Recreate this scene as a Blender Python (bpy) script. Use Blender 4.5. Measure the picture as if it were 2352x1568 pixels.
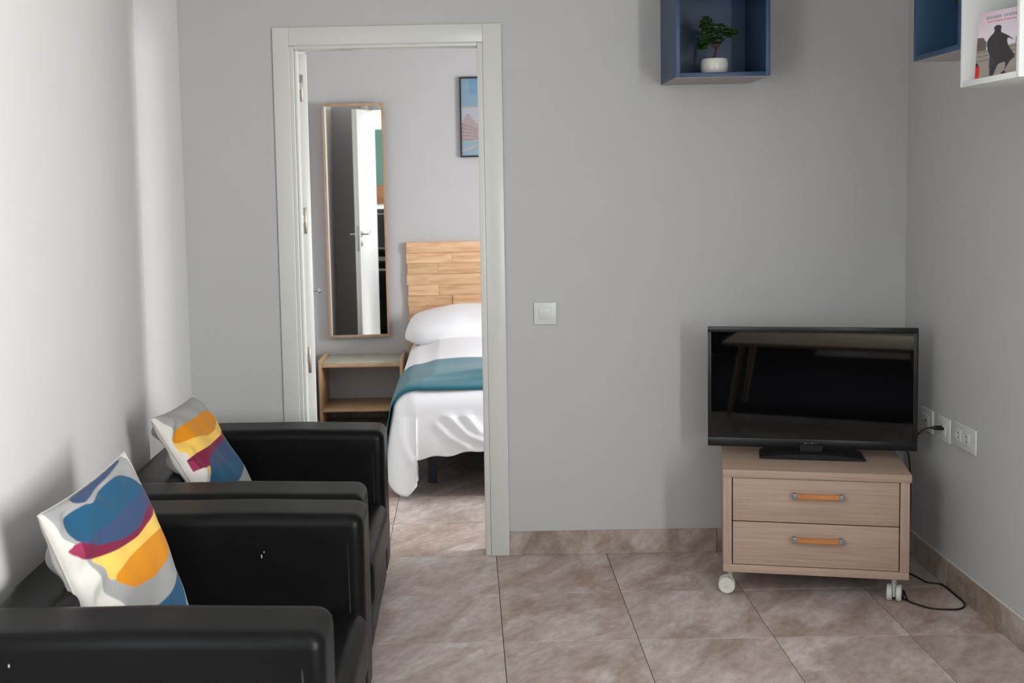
import bpy, bmesh, math, random
import numpy as np
from mathutils import Vector, Matrix, noise
for o in list(bpy.data.objects): bpy.data.objects.remove(o, do_unlink=True)
S = bpy.context.scene
COL = S.collection
random.seed(7)

# ---------------------------------------------------------------- camera
cam_data = bpy.data.cameras.new('camera'); cam = bpy.data.objects.new('camera', cam_data); COL.objects.link(cam)
S.camera = cam
cam_data.sensor_width = 36.0; cam_data.lens = 40.825
cam_data.shift_x = 0.05197; cam_data.shift_y = -0.06411
cam_data.clip_start = 0.05
cam.matrix_world = Matrix(((0.999789, 0.019204, 0.007276, -0.0974), (0.005687, 0.081536, -0.996654, -4.6501),
                           (-0.019733, 0.996485, 0.08141, 1.5297), (0, 0, 0, 1)))
cam_data.dof.use_dof = True; cam_data.dof.focus_distance = 4.3; cam_data.dof.aperture_fstop = 6.3

# ---------------------------------------------------------------- exposure, sky, daylight at the windows, added rear fill
S.view_settings.view_transform = 'Standard'; S.view_settings.look = 'None'
S.view_settings.gamma = 1.0; S.view_settings.use_curve_mapping = False
S.view_settings.exposure = 0.0
W = bpy.data.worlds.new('sky'); S.world = W; W.use_nodes = True
W.node_tree.nodes['Background'].inputs[0].default_value = (0.80, 0.90, 1.0, 1)
W.node_tree.nodes['Background'].inputs[1].default_value = 1.2

def area(name, loc, size_x, size_y, power, color, direction, spread=180):
    d = bpy.data.lights.new(name, 'AREA'); d.shape = 'RECTANGLE'; d.size = size_x; d.size_y = size_y
    d.energy = power; d.color = color; d.spread = math.radians(spread)
    o = bpy.data.objects.new(name, d); COL.objects.link(o); o.location = loc
    o.rotation_euler = Vector(direction).to_track_quat('-Z', 'Y').to_euler()
    return o
# window in the right wall beside the camera, added rear fill lamp, bedroom window
area('daylight_living', (1.70, -4.20, 1.42), 0.95, 1.60, 172, (0.94, 0.975, 0.985), (-1, 0, 0))
area('daylight_left', (-1.27, -3.90, 1.52), 0.95, 1.25, 38, (0.80, 0.91, 1.0), (1, 0, 0))
area('fill_rear', (0.95, -6.60, 1.65), 1.05, 1.10, 8, (0.97, 0.98, 1.0), (0, 1, 0))  # added lamp, weak frontal fill for the back wall
area('daylight_bedroom', (2.78, 0.72, 1.50), 0.95, 1.25, 136, (0.95, 0.98, 0.985), (-1, 0, -0.40))

# ---------------------------------------------------------------- helpers
def lin(r, g, b):
    f = lambda c: (c/255/12.92) if c/255 <= 0.04045 else ((c/255+0.055)/1.055)**2.4
    return (f(r), f(g), f(b), 1.0)
def mat(name, color, rough=0.5, spec=0.5, metal=0.0, var=0.0, vscale=6.0, bump=0.0, bscale=200.0, bdetail=3.0, sheen=0.0, coat=0.0):
    m = bpy.data.materials.new(name); m.use_nodes = True; nt = m.node_tree; p = nt.nodes['Principled BSDF']
    p.inputs['Roughness'].default_value = rough; p.inputs['Specular IOR Level'].default_value = spec
    p.inputs['Metallic'].default_value = metal; p.inputs['Sheen Weight'].default_value = sheen
    p.inputs['Coat Weight'].default_value = coat
    tc = nt.nodes.new('ShaderNodeTexCoord')
    n = nt.nodes.new('ShaderNodeTexNoise'); n.inputs['Scale'].default_value = vscale; n.inputs['Detail'].default_value = 4
    nt.links.new(tc.outputs['Object'], n.inputs['Vector'])
    r = nt.nodes.new('ShaderNodeValToRGB')
    k0, k1 = 1-var, 1+var
    r.color_ramp.elements[0].position = 0.3; r.color_ramp.elements[1].position = 0.7
    r.color_ramp.elements[0].color = (color[0]*k0, color[1]*k0, color[2]*k0, 1)
    r.color_ramp.elements[1].color = (min(1, color[0]*k1), min(1, color[1]*k1), min(1, color[2]*k1), 1)
    nt.links.new(n.outputs['Fac'], r.inputs['Fac']); nt.links.new(r.outputs['Color'], p.inputs['Base Color'])
    if bump > 0:
        b = nt.nodes.new('ShaderNodeBump'); b.inputs['Strength'].default_value = bump; b.inputs['Distance'].default_value = 0.002
        n2 = nt.nodes.new('ShaderNodeTexNoise'); n2.inputs['Scale'].default_value = bscale; n2.inputs['Detail'].default_value = bdetail
        nt.links.new(tc.outputs['Object'], n2.inputs['Vector'])
        nt.links.new(n2.outputs['Fac'], b.inputs['Height']); nt.links.new(b.outputs['Normal'], p.inputs['Normal'])
    return m
def wood(name, c0, c1, stretch=(3, 60, 60), rough=0.45, rand=0.0, scale=1.0, spec=0.4, knots=0.0):
    m = bpy.data.materials.new(name); m.use_nodes = True; nt = m.node_tree; p = nt.nodes['Principled BSDF']
    p.inputs['Roughness'].default_value = rough; p.inputs['Specular IOR Level'].default_value = spec
    tc = nt.nodes.new('ShaderNodeTexCoord'); mp = nt.nodes.new('ShaderNodeMapping')
    mp.inputs['Scale'].default_value = stretch
    oi = nt.nodes.new('ShaderNodeObjectInfo'); ad = nt.nodes.new('ShaderNodeVectorMath'); ad.operation = 'ADD'
    sc = nt.nodes.new('ShaderNodeVectorMath'); sc.operation = 'SCALE'; sc.inputs['Scale'].default_value = 37.0
    cb = nt.nodes.new('ShaderNodeCombineXYZ')
    for i in range(3): nt.links.new(oi.outputs['Random'], cb.inputs[i])
    nt.links.new(cb.outputs[0], sc.inputs[0]); nt.links.new(tc.outputs['Object'], ad.inputs[0]); nt.links.new(sc.outputs[0], ad.inputs[1])
    nt.links.new(ad.outputs[0], mp.inputs['Vector'])
    n = nt.nodes.new('ShaderNodeTexNoise'); n.inputs['Scale'].default_value = scale; n.inputs['Detail'].default_value = 6; n.inputs['Distortion'].default_value = 0.6
    nt.links.new(mp.outputs[0], n.inputs['Vector'])
    r = nt.nodes.new('ShaderNodeValToRGB'); r.color_ramp.elements[0].position = 0.32; r.color_ramp.elements[1].position = 0.68
    r.color_ramp.elements[0].color = c0; r.color_ramp.elements[1].color = c1
    nt.links.new(n.outputs['Fac'], r.inputs['Fac'])
    hs = nt.nodes.new('ShaderNodeHueSaturation'); mr = nt.nodes.new('ShaderNodeMapRange')
    mr.inputs['To Min'].default_value = 1-rand; mr.inputs['To Max'].default_value = 1+rand
    nt.links.new(oi.outputs['Random'], mr.inputs['Value']); nt.links.new(mr.outputs[0], hs.inputs['Value'])
    nt.links.new(r.outputs['Color'], hs.inputs['Color']); nt.links.new(hs.outputs['Color'], p.inputs['Base Color'])
    b = nt.nodes.new('ShaderNodeBump'); b.inputs['Strength'].default_value = 0.15; b.inputs['Distance'].default_value = 0.001
    nt.links.new(n.outputs['Fac'], b.inputs['Height']); nt.links.new(b.outputs['Normal'], p.inputs['Normal'])
    return m
def printed(name, rough=0.85, spec=0.2, weave=0.0, sheen=0.0):
    m = bpy.data.materials.new(name); m.use_nodes = True; nt = m.node_tree; p = nt.nodes['Principled BSDF']
    a = nt.nodes.new('ShaderNodeAttribute'); a.attribute_name = 'print'
    nt.links.new(a.outputs['Color'], p.inputs['Base Color'])
    p.inputs['Roughness'].default_value = rough; p.inputs['Specular IOR Level'].default_value = spec; p.inputs['Sheen Weight'].default_value = sheen
    if weave:
        tc = nt.nodes.new('ShaderNodeTexCoord'); n = nt.nodes.new('ShaderNodeTexNoise'); n.inputs['Scale'].default_value = 450
        b = nt.nodes.new('ShaderNodeBump'); b.inputs['Strength'].default_value = weave; b.inputs['Distance'].default_value = 0.002
        nt.links.new(tc.outputs['Object'], n.inputs['Vector']); nt.links.new(n.outputs['Fac'], b.inputs['Height']); nt.links.new(b.outputs['Normal'], p.inputs['Normal'])
    return m
def tile_mat(name, base, dark, light, rough=0.38):
    m = bpy.data.materials.new(name); m.use_nodes = True; nt = m.node_tree; p = nt.nodes['Principled BSDF']
    N = nt.nodes.new; Lk = nt.links.new
    tc = N('ShaderNodeTexCoord'); oi = N('ShaderNodeObjectInfo'); cb = N('ShaderNodeCombineXYZ')
    for i in range(3): Lk(oi.outputs['Random'], cb.inputs[i])
    sc = N('ShaderNodeVectorMath'); sc.operation = 'SCALE'; sc.inputs['Scale'].default_value = 53.0; Lk(cb.outputs[0], sc.inputs[0])
    ad = N('ShaderNodeVectorMath'); Lk(tc.outputs['Object'], ad.inputs[0]); Lk(sc.outputs[0], ad.inputs[1])
    vr = N('ShaderNodeVectorRotate'); vr.rotation_type = 'Z_AXIS'; vr.inputs['Angle'].default_value = 0.55; Lk(ad.outputs[0], vr.inputs['Vector'])
    mp = N('ShaderNodeMapping'); mp.inputs['Scale'].default_value = (1.9, 0.9, 1.4); Lk(vr.outputs[0], mp.inputs['Vector'])
    n1 = N('ShaderNodeTexNoise'); n1.inputs['Scale'].default_value = 3.4; n1.inputs['Detail'].default_value = 8; n1.inputs['Roughness'].default_value = 0.62; n1.inputs['Distortion'].default_value = 0.7; Lk(mp.outputs[0], n1.inputs['Vector'])
    r1 = N('ShaderNodeValToRGB'); e = r1.color_ramp.elements; e[0].position = 0.36; e[0].color = dark; e[1].position = 0.64; e[1].color = light
    k = e.new(0.5); k.color = base; Lk(n1.outputs['Fac'], r1.inputs['Fac'])
    # thin rusty veins
    n2 = N('ShaderNodeTexNoise'); n2.inputs['Scale'].default_value = 2.4; n2.inputs['Detail'].default_value = 6; n2.inputs['Distortion'].default_value = 0.8; Lk(mp.outputs[0], n2.inputs['Vector'])
    s = N('ShaderNodeMath'); s.operation = 'SUBTRACT'; s.inputs[1].default_value = 0.60; Lk(n2.outputs['Fac'], s.inputs[0])
    ab = N('ShaderNodeMath'); ab.operation = 'ABSOLUTE'; Lk(s.outputs[0], ab.inputs[0])
    mr = N('ShaderNodeMapRange'); mr.inputs['From Min'].default_value = 0.0; mr.inputs['From Max'].default_value = 0.020; mr.inputs['To Min'].default_value = 0.75; mr.inputs['To Max'].default_value = 0; Lk(ab.outputs[0], mr.inputs['Value'])
    n3 = N('ShaderNodeTexNoise'); n3.inputs['Scale'].default_value = 22; n3.inputs['Detail'].default_value = 4; Lk(mp.outputs[0], n3.inputs['Vector'])
    mu = N('ShaderNodeMath'); mu.operation = 'MULTIPLY'; Lk(mr.outputs[0], mu.inputs[0]); Lk(n3.outputs['Fac'], mu.inputs[1])
    mx = N('ShaderNodeMixRGB'); mx.inputs[2].default_value = lin(150, 108, 84); Lk(mu.outputs[0], mx.inputs[0]); Lk(r1.outputs['Color'], mx.inputs[1])
    # fine mottling
    r3 = N('ShaderNodeValToRGB'); r3.color_ramp.elements[0].position = 0.35; r3.color_ramp.elements[0].color = (0.86, 0.85, 0.84, 1); r3.color_ramp.elements[1].position = 0.66; r3.color_ramp.elements[1].color = (1.09, 1.09, 1.10, 1)
    Lk(n3.outputs['Fac'], r3.inputs['Fac'])
    m2 = N('ShaderNodeMixRGB'); m2.blend_type = 'MULTIPLY'; m2.inputs[0].default_value = 1.0; Lk(mx.outputs[0], m2.inputs[1]); Lk(r3.outputs['Color'], m2.inputs[2])
    hs = N('ShaderNodeHueSaturation'); vm = N('ShaderNodeMapRange'); vm.inputs['To Min'].default_value = 0.95; vm.inputs['To Max'].default_value = 1.05
    sm_ = N('ShaderNodeMapRange'); sm_.inputs['To Min'].default_value = 1.15; sm_.inputs['To Max'].default_value = 0.85
    Lk(oi.outputs['Random'], vm.inputs['Value']); Lk(oi.outputs['Random'], sm_.inputs['Value']); Lk(vm.outputs[0], hs.inputs['Value']); Lk(sm_.outputs[0], hs.inputs['Saturation'])
    Lk(m2.outputs[0], hs.inputs['Color']); Lk(hs.outputs['Color'], p.inputs['Base Color']); p.inputs['Roughness'].default_value = rough; p.inputs['Specular IOR Level'].default_value = 0.45
    b = N('ShaderNodeBump'); b.inputs['Strength'].default_value = 0.18; b.inputs['Distance'].default_value = 0.0012
    Lk(n1.outputs['Fac'], b.inputs['Height']); Lk(b.outputs['Normal'], p.inputs['Normal'])
    return m

M = {}
M['wall'] = mat('wall_paint_grey', lin(184, 183, 182), 0.75, 0.25, var=0.01, bump=0.06, bscale=350)
M['wallL'] = mat('wall_paint_left', lin(216, 212, 210), 0.7, 0.25, var=0.01, bump=0.05, bscale=350)
M['wallwhite'] = mat('wall_paint_white', lin(226, 223, 219), 0.7, 0.25, var=0.01, bump=0.05, bscale=350)
M['wallbed'] = mat('bedroom_paint', lin(190, 188, 190), 0.8, 0.2, var=0.01)
M['teal_paint'] = mat('teal_paint', lin(84, 118, 108), 0.7, 0.2, var=0.02)
M['ceil'] = mat('ceiling_paint', lin(228, 226, 222), 0.85, 0.2, var=0.01)
M['white'] = mat('white_lacquer', lin(204, 203, 198), 0.32, 0.45, var=0.008)
M['doorwhite'] = mat('white_door_lacquer', lin(222, 221, 217), 0.3, 0.45, var=0.008)
M['tile'] = tile_mat('stone_tile', lin(180, 164, 156), lin(160, 142, 131), lin(200, 189, 185))
M['skirt'] = tile_mat('stone_skirting', lin(160, 146, 135), lin(134, 119, 108), lin(182, 170, 162), 0.45)
M['grout'] = mat('grout', lin(112, 100, 92), 0.9, 0.1, var=0.08, vscale=40)
M['caulk'] = mat('caulk', lin(206, 203, 198), 0.8, 0.2)
M['leather'] = mat('black_leather', lin(13, 13, 13), 0.36, 0.12, var=0.12, vscale=14, bump=0.22, bscale=260)
M['piping'] = mat('leather_piping', lin(30, 30, 31), 0.3, 0.6, var=0.05)
M['scuff'] = mat('scuffed_leather', lin(170, 176, 178), 0.7, 0.3)
M['black'] = mat('black_plastic', lin(16, 16, 17), 0.32, 0.4)
M['blackmatt'] = mat('matt_black_plastic', lin(20, 20, 21), 0.55, 0.3)
M['screen'] = mat('screen_glass', lin(4, 4, 5), 0.03, 0.38)
M['silver'] = mat('silver_print', lin(200, 204, 210), 0.4, 0.5)
M['oak'] = wood('oak_veneer', lin(162, 137, 121), lin(178, 153, 137), (3.5, 150, 150), 0.5)
M['oakv'] = wood('oak_veneer_upright', lin(160, 135, 119), lin(176, 151, 135), (150, 150, 3.5), 0.5)
M['pinehandle'] = wood('beech_handle', lin(176, 112, 62), lin(196, 128, 74), (4, 60, 60), 0.4)
M['metal'] = mat('satin_metal', lin(168, 172, 176), 0.32, 0.5, 1.0)
M['greymetal'] = mat('grey_zinc', lin(140, 142, 146), 0.4, 0.5, 0.6)
M['hinge'] = mat('satin_nickel', lin(150, 142, 134), 0.35, 0.5, 0.8)
M['castor'] = mat('castor_nylon', lin(208, 204, 194), 0.5, 0.4)
M['castortread'] = mat('castor_tread', lin(178, 176, 168), 0.6, 0.3)
M['plastic'] = mat('white_plastic', lin(204, 205, 202), 0.35, 0.5)
M['dark'] = mat('dark_hole', lin(28, 26, 25), 0.8, 0.1)
M['splash'] = wood('splashback_wood', lin(120, 76, 46), lin(144, 96, 62), (4, 60, 60), 0.5)
M['seam'] = mat('cotton_seam', lin(186, 180, 174), 0.9, 0.1)
M['rug'] = mat('added_rug_charcoal', lin(30, 30, 33), 0.95, 0.1, var=0.15, vscale=60, bump=0.5, bscale=300)
M['cable'] = mat('black_cable', lin(18, 18, 19), 0.45, 0.4)
M['bluebox'] = mat('blue_lacquer', lin(44, 68, 98), 0.4, 0.4, var=0.02)
M['bluepale'] = mat('blue_lacquer_light', lin(104, 142, 178), 0.4, 0.4, var=0.02)
M['greyunder'] = mat('underside_reflected_grey', lin(176, 170, 168), 0.7, 0.2)  # pale reflected light painted onto the undersides of the blue shelves
M['whitebox'] = mat('white_box_lacquer', lin(226, 226, 222), 0.35, 0.4)
M['ceramic'] = mat('white_ceramic', lin(218, 214, 206), 0.25, 0.5)
M['ochrepot'] = mat('ochre_ceramic', lin(196, 168, 128), 0.5, 0.3)
M['soil'] = mat('brown_soil', lin(110, 66, 42), 0.95, 0.1, var=0.3, vscale=90, bump=0.5, bscale=300)
M['bark'] = mat('bark', lin(74, 52, 40), 0.9, 0.1, var=0.25, vscale=80)
M['leaf'] = mat('bonsai_leaf', lin(48, 84, 30), 0.5, 0.4, var=0.35, vscale=20)
M['leafdark'] = mat('bonsai_leaf_dark', lin(26, 54, 20), 0.5, 0.4, var=0.35, vscale=20)
M['linen'] = mat('white_cotton', lin(236, 235, 240), 0.9, 0.15, var=0.01, bump=0.15, bscale=500, sheen=0.1)
M['teal'] = mat('teal_throw', lin(28, 100, 118), 0.85, 0.2, var=0.07, vscale=5, bump=0.4, bscale=600, sheen=0.25)
M['mattress'] = mat('mattress_fabric', lin(90, 92, 98), 0.9, 0.1)
M['bedbase'] = mat('bed_base_fabric', lin(34, 34, 38), 0.9, 0.1)
M['bedleg'] = mat('bed_leg_metal', lin(44, 50, 60), 0.4, 0.4)
M['pine'] = wood('pine_plank', lin(200, 154, 116), lin(226, 188, 150), (5, 42, 42), 0.5, rand=0.09)
M['pinelight'] = wood('light_pine', lin(184, 152, 118), lin(202, 170, 136), (6, 50, 50), 0.5)
M['pinev'] = wood('light_pine_upright', lin(178, 142, 108), lin(198, 164, 128), (50, 50, 6), 0.5)
M['greenish'] = mat('frosted_glass_top', lin(178, 176, 158), 0.25, 0.5, var=0.03)
M['mirrorframe'] = wood('mirror_frame_wood', lin(164, 136, 112), lin(182, 152, 128), (30, 30, 8), 0.5)
M['blackframe'] = mat('black_frame', lin(30, 34, 42), 0.4, 0.4)
M['cushion'] = printed('cushion_print', 0.9, 0.15, 0.35, 0.1)
M['paperprint'] = printed('printed_paper', 0.5, 0.3)
M['canvasprint'] = printed('printed_canvas', 0.6, 0.2)
M['tablewood'] = wood('ash_table', lin(170, 150, 128), lin(196, 176, 152), (4, 60, 60), 0.4)
mm = bpy.data.materials.new('mirror_silver'); mm.use_nodes = True; pp = mm.node_tree.nodes['Principled BSDF']
pp.inputs['Base Color'].default_value = (0.92, 0.93, 0.93, 1); pp.inputs['Metallic'].default_value = 1; pp.inputs['Roughness'].default_value = 0.015
M['mirror'] = mm
gm = bpy.data.materials.new('window_glass'); gm.use_nodes = True; nt = gm.node_tree; nt.nodes.clear()
g_o = nt.nodes.new('ShaderNodeOutputMaterial'); g_t = nt.nodes.new('ShaderNodeBsdfTransparent'); g_g = nt.nodes.new('ShaderNodeBsdfGlossy'); g_g.inputs['Roughness'].default_value = 0.02
g_f = nt.nodes.new('ShaderNodeFresnel'); g_f.inputs[0].default_value = 1.2; g_m = nt.nodes.new('ShaderNodeMixShader')
nt.links.new(g_f.outputs[0], g_m.inputs[0]); nt.links.new(g_t.outputs[0], g_m.inputs[1]); nt.links.new(g_g.outputs[0], g_m.inputs[2]); nt.links.new(g_m.outputs[0], g_o.inputs[0])
M['glass'] = gm

def box(bm, x0, x1, y0, y1, z0, z1, bev=0.0, seg=2, rot=None):
    t = bmesh.new()
    vs = [t.verts.new((x, y, z)) for x in (x0, x1) for y in (y0, y1) for z in (z0, z1)]
    for f in ((0, 1, 3, 2), (4, 6, 7, 5), (0, 4, 5, 1), (2, 3, 7, 6), (0, 2, 6, 4), (1, 5, 7, 3)): t.faces.new([vs[i] for i in f])
    bmesh.ops.recalc_face_normals(t, faces=t.faces)
    if bev > 0: bmesh.ops.bevel(t, geom=list(t.edges)+list(t.verts), offset=bev, segments=seg, profile=0.5, affect='EDGES', clamp_overlap=True)
    if rot is not None: bmesh.ops.transform(t, matrix=rot, verts=t.verts)
    merge(bm, t)
def merge(bm, t):
    mp = {}
    for v in t.verts: mp[v] = bm.verts.new(v.co)
    for f in t.faces:
        try: bm.faces.new([mp[v] for v in f.verts])
        except ValueError: pass
    t.free()
def cyl(bm, p0, p1, r0, r1=None, n=20, bev=0.0):
    r1 = r0 if r1 is None else r1
    p0 = Vector(p0); p1 = Vector(p1); d = (p1-p0); L = d.length; q = d.to_track_quat('Z', 'Y')
    prof = [(0, 0), (r0-bev, 0), (r0, bev), (r1, L-bev), (r1-bev, L), (0, L)] if bev > 0 else [(0, 0), (r0, 0), (r1, L), (0, L)]
    lathe(bm, prof, n, q.to_matrix().to_4x4(), p0)
def lathe(bm, prof, n=32, m=None, off=(0, 0, 0)):
    m = m or Matrix.Identity(4); off = Vector(off); rings = []
    for r, z in prof:
        if r < 1e-7: rings.append([bm.verts.new(m @ Vector((0, 0, z)) + off)])
        else: rings.append([bm.verts.new(m @ Vector((r*math.cos(2*math.pi*i/n), r*math.sin(2*math.pi*i/n), z)) + off) for i in range(n)])
    for a, b in zip(rings[:-1], rings[1:]):
        for i in range(n):
            j = (i+1) % n
            if len(a) == 1 and len(b) == 1: continue
            if len(a) == 1: bm.faces.new((a[0], b[j], b[i]))
            elif len(b) == 1: bm.faces.new((a[i], a[j], b[0]))
            else: bm.faces.new((a[i], a[j], b[j], b[i]))
def smooth_path(pts, k=8):
    P = [Vector(p) for p in pts]; out = []
    for i in range(len(P)-1):
        a = P[max(i-1, 0)]; b = P[i]; c = P[i+1]; d = P[min(i+2, len(P)-1)]
        for j in range(k):
            t = j/k; out.append(0.5*((2*b)+(c-a)*t+(2*a-5*b+4*c-d)*t*t+(3*b-a-3*c+d)*t**3))
    out.append(P[-1]); return out
def tube(bm, pts, r, n=10, taper=None):
    P = [Vector(p) for p in pts]; rings = []; up = Vector((0.13, 0.27, 0.95)).normalized()
    for i, p in enumerate(P):
        d = (P[min(i+1, len(P)-1)]-P[max(i-1, 0)]).normalized()
        a = d.cross(up); a = a.normalized() if a.length > 1e-4 else d.cross(Vector((1, 0, 0))).normalized()
        b = a.cross(d).normalized(); rr = r if taper is None else r*(1+(taper-1)*i/(len(P)-1))
        rings.append([bm.verts.new(p+rr*(math.cos(2*math.pi*k/n)*a+math.sin(2*math.pi*k/n)*b)) for k in range(n)])
    for A, B in zip(rings[:-1], rings[1:]):
        for k in range(n): bm.faces.new((A[k], A[(k+1) % n], B[(k+1) % n], B[k]))
    bm.faces.new(rings[0][::-1]); bm.faces.new(rings[-1])
def prism(bm, poly, y0, y1, axis='y'):
    """extrude a polygon; axis y: poly in (x,z); axis x: poly in (y,z); axis z: poly in (x,y)"""
    def P(a, b, c): return {'y': (a, c, b), 'x': (c, a, b), 'z': (a, b, c)}[axis]
    A = [bm.verts.new(P(a, b, y0)) for a, b in poly]; B = [bm.verts.new(P(a, b, y1)) for a, b in poly]
    n = len(poly); bm.faces.new(A); bm.faces.new(B[::-1])
    for i in range(n): bm.faces.new((A[i], B[i], B[(i+1) % n], A[(i+1) % n]))
def obj(name, bm, m, parent=None, loc=None, rot=None, smooth=35, recalc=True, data=None):
    if data is None:
        if recalc: bmesh.ops.recalc_face_normals(bm, faces=bm.faces)
        data = bpy.data.meshes.new(name); bm.to_mesh(data); bm.free()
        if m is not None: data.materials.append(m)
        if smooth:
            data.shade_smooth(); data.set_sharp_from_angle(angle=math.radians(smooth))
    o = bpy.data.objects.new(name, data); COL.objects.link(o)
    if parent is not None: o.parent = parent
    if loc is not None: o.location = loc
    if rot is not None: o.rotation_euler = rot
    return o
def bx(name, m, parent, x0, x1, y0, y1, z0, z1, bev=0.002, seg=2, **k):
    bm = bmesh.new(); box(bm, x0, x1, y0, y1, z0, z1, bev, seg); return obj(name, bm, m, parent, **k)
def tag(o, label, cat, group=None):
    o['label'] = label; o['category'] = cat
    if group: o['group'] = group
    return o
def thing(name, label, cat, loc=(0, 0, 0), rotz=0.0, group=None):
    o = bpy.data.objects.new(name, None); COL.objects.link(o); o.empty_display_size = 0.1
    o.location = loc; o.rotation_euler = (0, 0, rotz)
    return tag(o, label, cat, group)
def sempty(name, loc=(0, 0, 0)):
    o = bpy.data.objects.new(name, None); COL.objects.link(o); o.location = loc; o['kind'] = 'structure'; return o
def struct(name, bm, m, parent=None, **k):
    o = obj(name, bm, m, parent, **k)
    if parent is None: o['kind'] = 'structure'
    return o
def grid_mesh(bm, P):
    V = [[bm.verts.new(p) for p in row] for row in P]
    for i in range(len(V)-1):
        for j in range(len(V[0])-1): bm.faces.new((V[i][j], V[i+1][j], V[i+1][j+1], V[i][j+1]))
    return V
def inpoly(x, y, poly):
    c = np.zeros(x.shape, bool); n = len(poly)
    for i in range(n):
        x0, y0 = poly[i]; x1, y1 = poly[(i+1) % n]
        if y0 == y1: continue
        c ^= ((y0 > y) != (y1 > y)) & (x < (x1-x0)*(y-y0)/(y1-y0)+x0)
    return c
def cr(poly, k=6):
    n = len(poly); out = []
    for i in range(n):
        a, b, c, d = [np.array(poly[(i+q-1) % n]) for q in range(4)]
        for j in range(k):
            t = j/k; out.append(tuple(0.5*((2*b)+(c-a)*t+(2*a-5*b+4*c-d)*t*t+(3*b-a-3*c+d)*t**3)))
    return out
def paint(me, cols):
    a = me.color_attributes.new('print', 'FLOAT_COLOR', 'POINT')
    c = np.ones((len(me.vertices), 4), np.float32); c[:, :3] = cols[:, :3]
    a.data.foreach_set('color', c.ravel())
def arr(c): return np.array(c[:3])
R_ = 1.66          # right wall
HC = 2.55          # ceiling height
# ---------------------------------------------------------------- floor
bm = bmesh.new(); box(bm, -1.5, 2.9, -6.5, 3.0, -0.12, -0.004)
floor = struct('floor', bm, M['grout'], smooth=0)
bm = bmesh.new(); s = 0.4484; box(bm, 0.0008, s, 0.0008, s, -0.012, 0.0, 0.0009, 1)
t0 = obj('tile', bm, M['tile'], floor, loc=(-1.35, -6.3, 0), smooth=0)
for i in range(9):
    for j in range(21):
        x = -1.35+0.45*i; y = -6.3+0.45*j
        if (i == 0 and j == 0) or (x > 1.6 and y < -0.1): continue
        obj('tile', None, None, floor, loc=(x, y, 0), data=t0.data)
# ---------------------------------------------------------------- walls
def wallobj(name, boxes, m, bev=0.0):
    bm = bmesh.new()
    for b in boxes: box(bm, *b, bev)
    return struct(name, bm, m, smooth=0)
wallobj('wall_back', [(-1.42, -0.79, 0, 0.08, 0, HC), (-0.79, 0.0, 0, 0.08, 2.085, HC), (0.0, 1.66, 0, 0.08, 0, HC)], M['wall'])
wallobj('wall_front', [(-1.42, 0.40, -6.5, -6.35, 0, HC), (1.50, 1.81, -6.5, -6.35, 0, HC), (0.40, 1.50, -6.5, -6.35, 0, 1.08), (0.40, 1.50, -6.5, -6.35, 2.22, HC)], M['wallwhite'])  # the opening is added to let the rear fill in
wallobj('wall_right', [(R_, 1.81, -3.70, 0.08, 0, HC), (R_, 1.81, -4.70, -3.70, 2.25, HC), (R_, 1.81, -4.70, -3.70, 0, 0.60), (R_, 1.81, -6.35, -4.70, 0, HC)], M['wall'])
wallobj('wall_bedroom_front', [(1.66, 2.60, 0.0, 0.08, 0, HC)], M['wallbed'])
wallobj('wall_bedroom_left', [(-1.42, -1.105, 0.08, 2.86, 0, HC)], M['wallwhite'])
wallobj('wall_bedroom_back', [(-1.42, 2.75, 2.86, 3.0, 0, HC)], M['wallbed'])
wallobj('wall_bedroom_right', [(2.60, 2.75, 0.0, 0.2, 0, HC), (2.60, 2.75, 1.24, 2.86, 0, HC), (2.60, 2.75, 0.2, 1.24, 0, 0.8), (2.60, 2.75, 0.2, 1.24, 2.2, HC)], M['wallbed'])
wallobj('ceiling', [(-1.42, 2.75, -6.5, 3.0, HC, HC+0.12)], M['ceil'])
# left wall: bow and corner return are invented, shaped to give dark and bright bands
plan = [(-3.3, -1.225), (-2.4, -1.225), (-1.6, -1.2245), (-1.10, -1.224), (-0.80, -1.248), (-0.45, -1.298), (-0.27, -1.326), (-0.215, -1.322), (-0.06, -1.244), (0.0, -1.224)]
pl = [(p.x, p.y) for p in smooth_path([(a, b, 0) for a, b in plan], 10)]
bm = bmesh.new()
A = [[bm.verts.new((b, a, z)) for a, b in pl] for z in (0, HC)]
for i in range(len(pl)-1): bm.faces.new((A[0][i], A[0][i+1], A[1][i+1], A[1][i]))
Bk = [[bm.verts.new((-1.42, a, z)) for a in (pl[0][0], pl[-1][0])] for z in (0, HC)]
bm.faces.new((Bk[0][0], Bk[0][1], Bk[1][1], Bk[1][0]))
bm.faces.new((A[0][0], A[1][0], Bk[1][0], Bk[0][0])); bm.faces.new((A[0][-1], Bk[0][1], Bk[1][1], A[1][-1]))
bm.faces.new([A[1][i] for i in range(len(pl))]+[Bk[1][1], Bk[1][0]]); bm.faces.new([A[0][i] for i in range(len(pl))][::-1]+[Bk[0][0], Bk[0][1]])
bmesh.ops.recalc_face_normals(bm, faces=bm.faces)
for q in ((-6.35, -4.40, 0, HC), (-3.40, -3.30, 0, HC), (-4.40, -3.40, 0, 0.88), (-4.40, -3.40, 2.17, HC)): box(bm, -1.42, -1.225, *q)
struct('wall_left', bm, M['wallL'], smooth=40)
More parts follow.
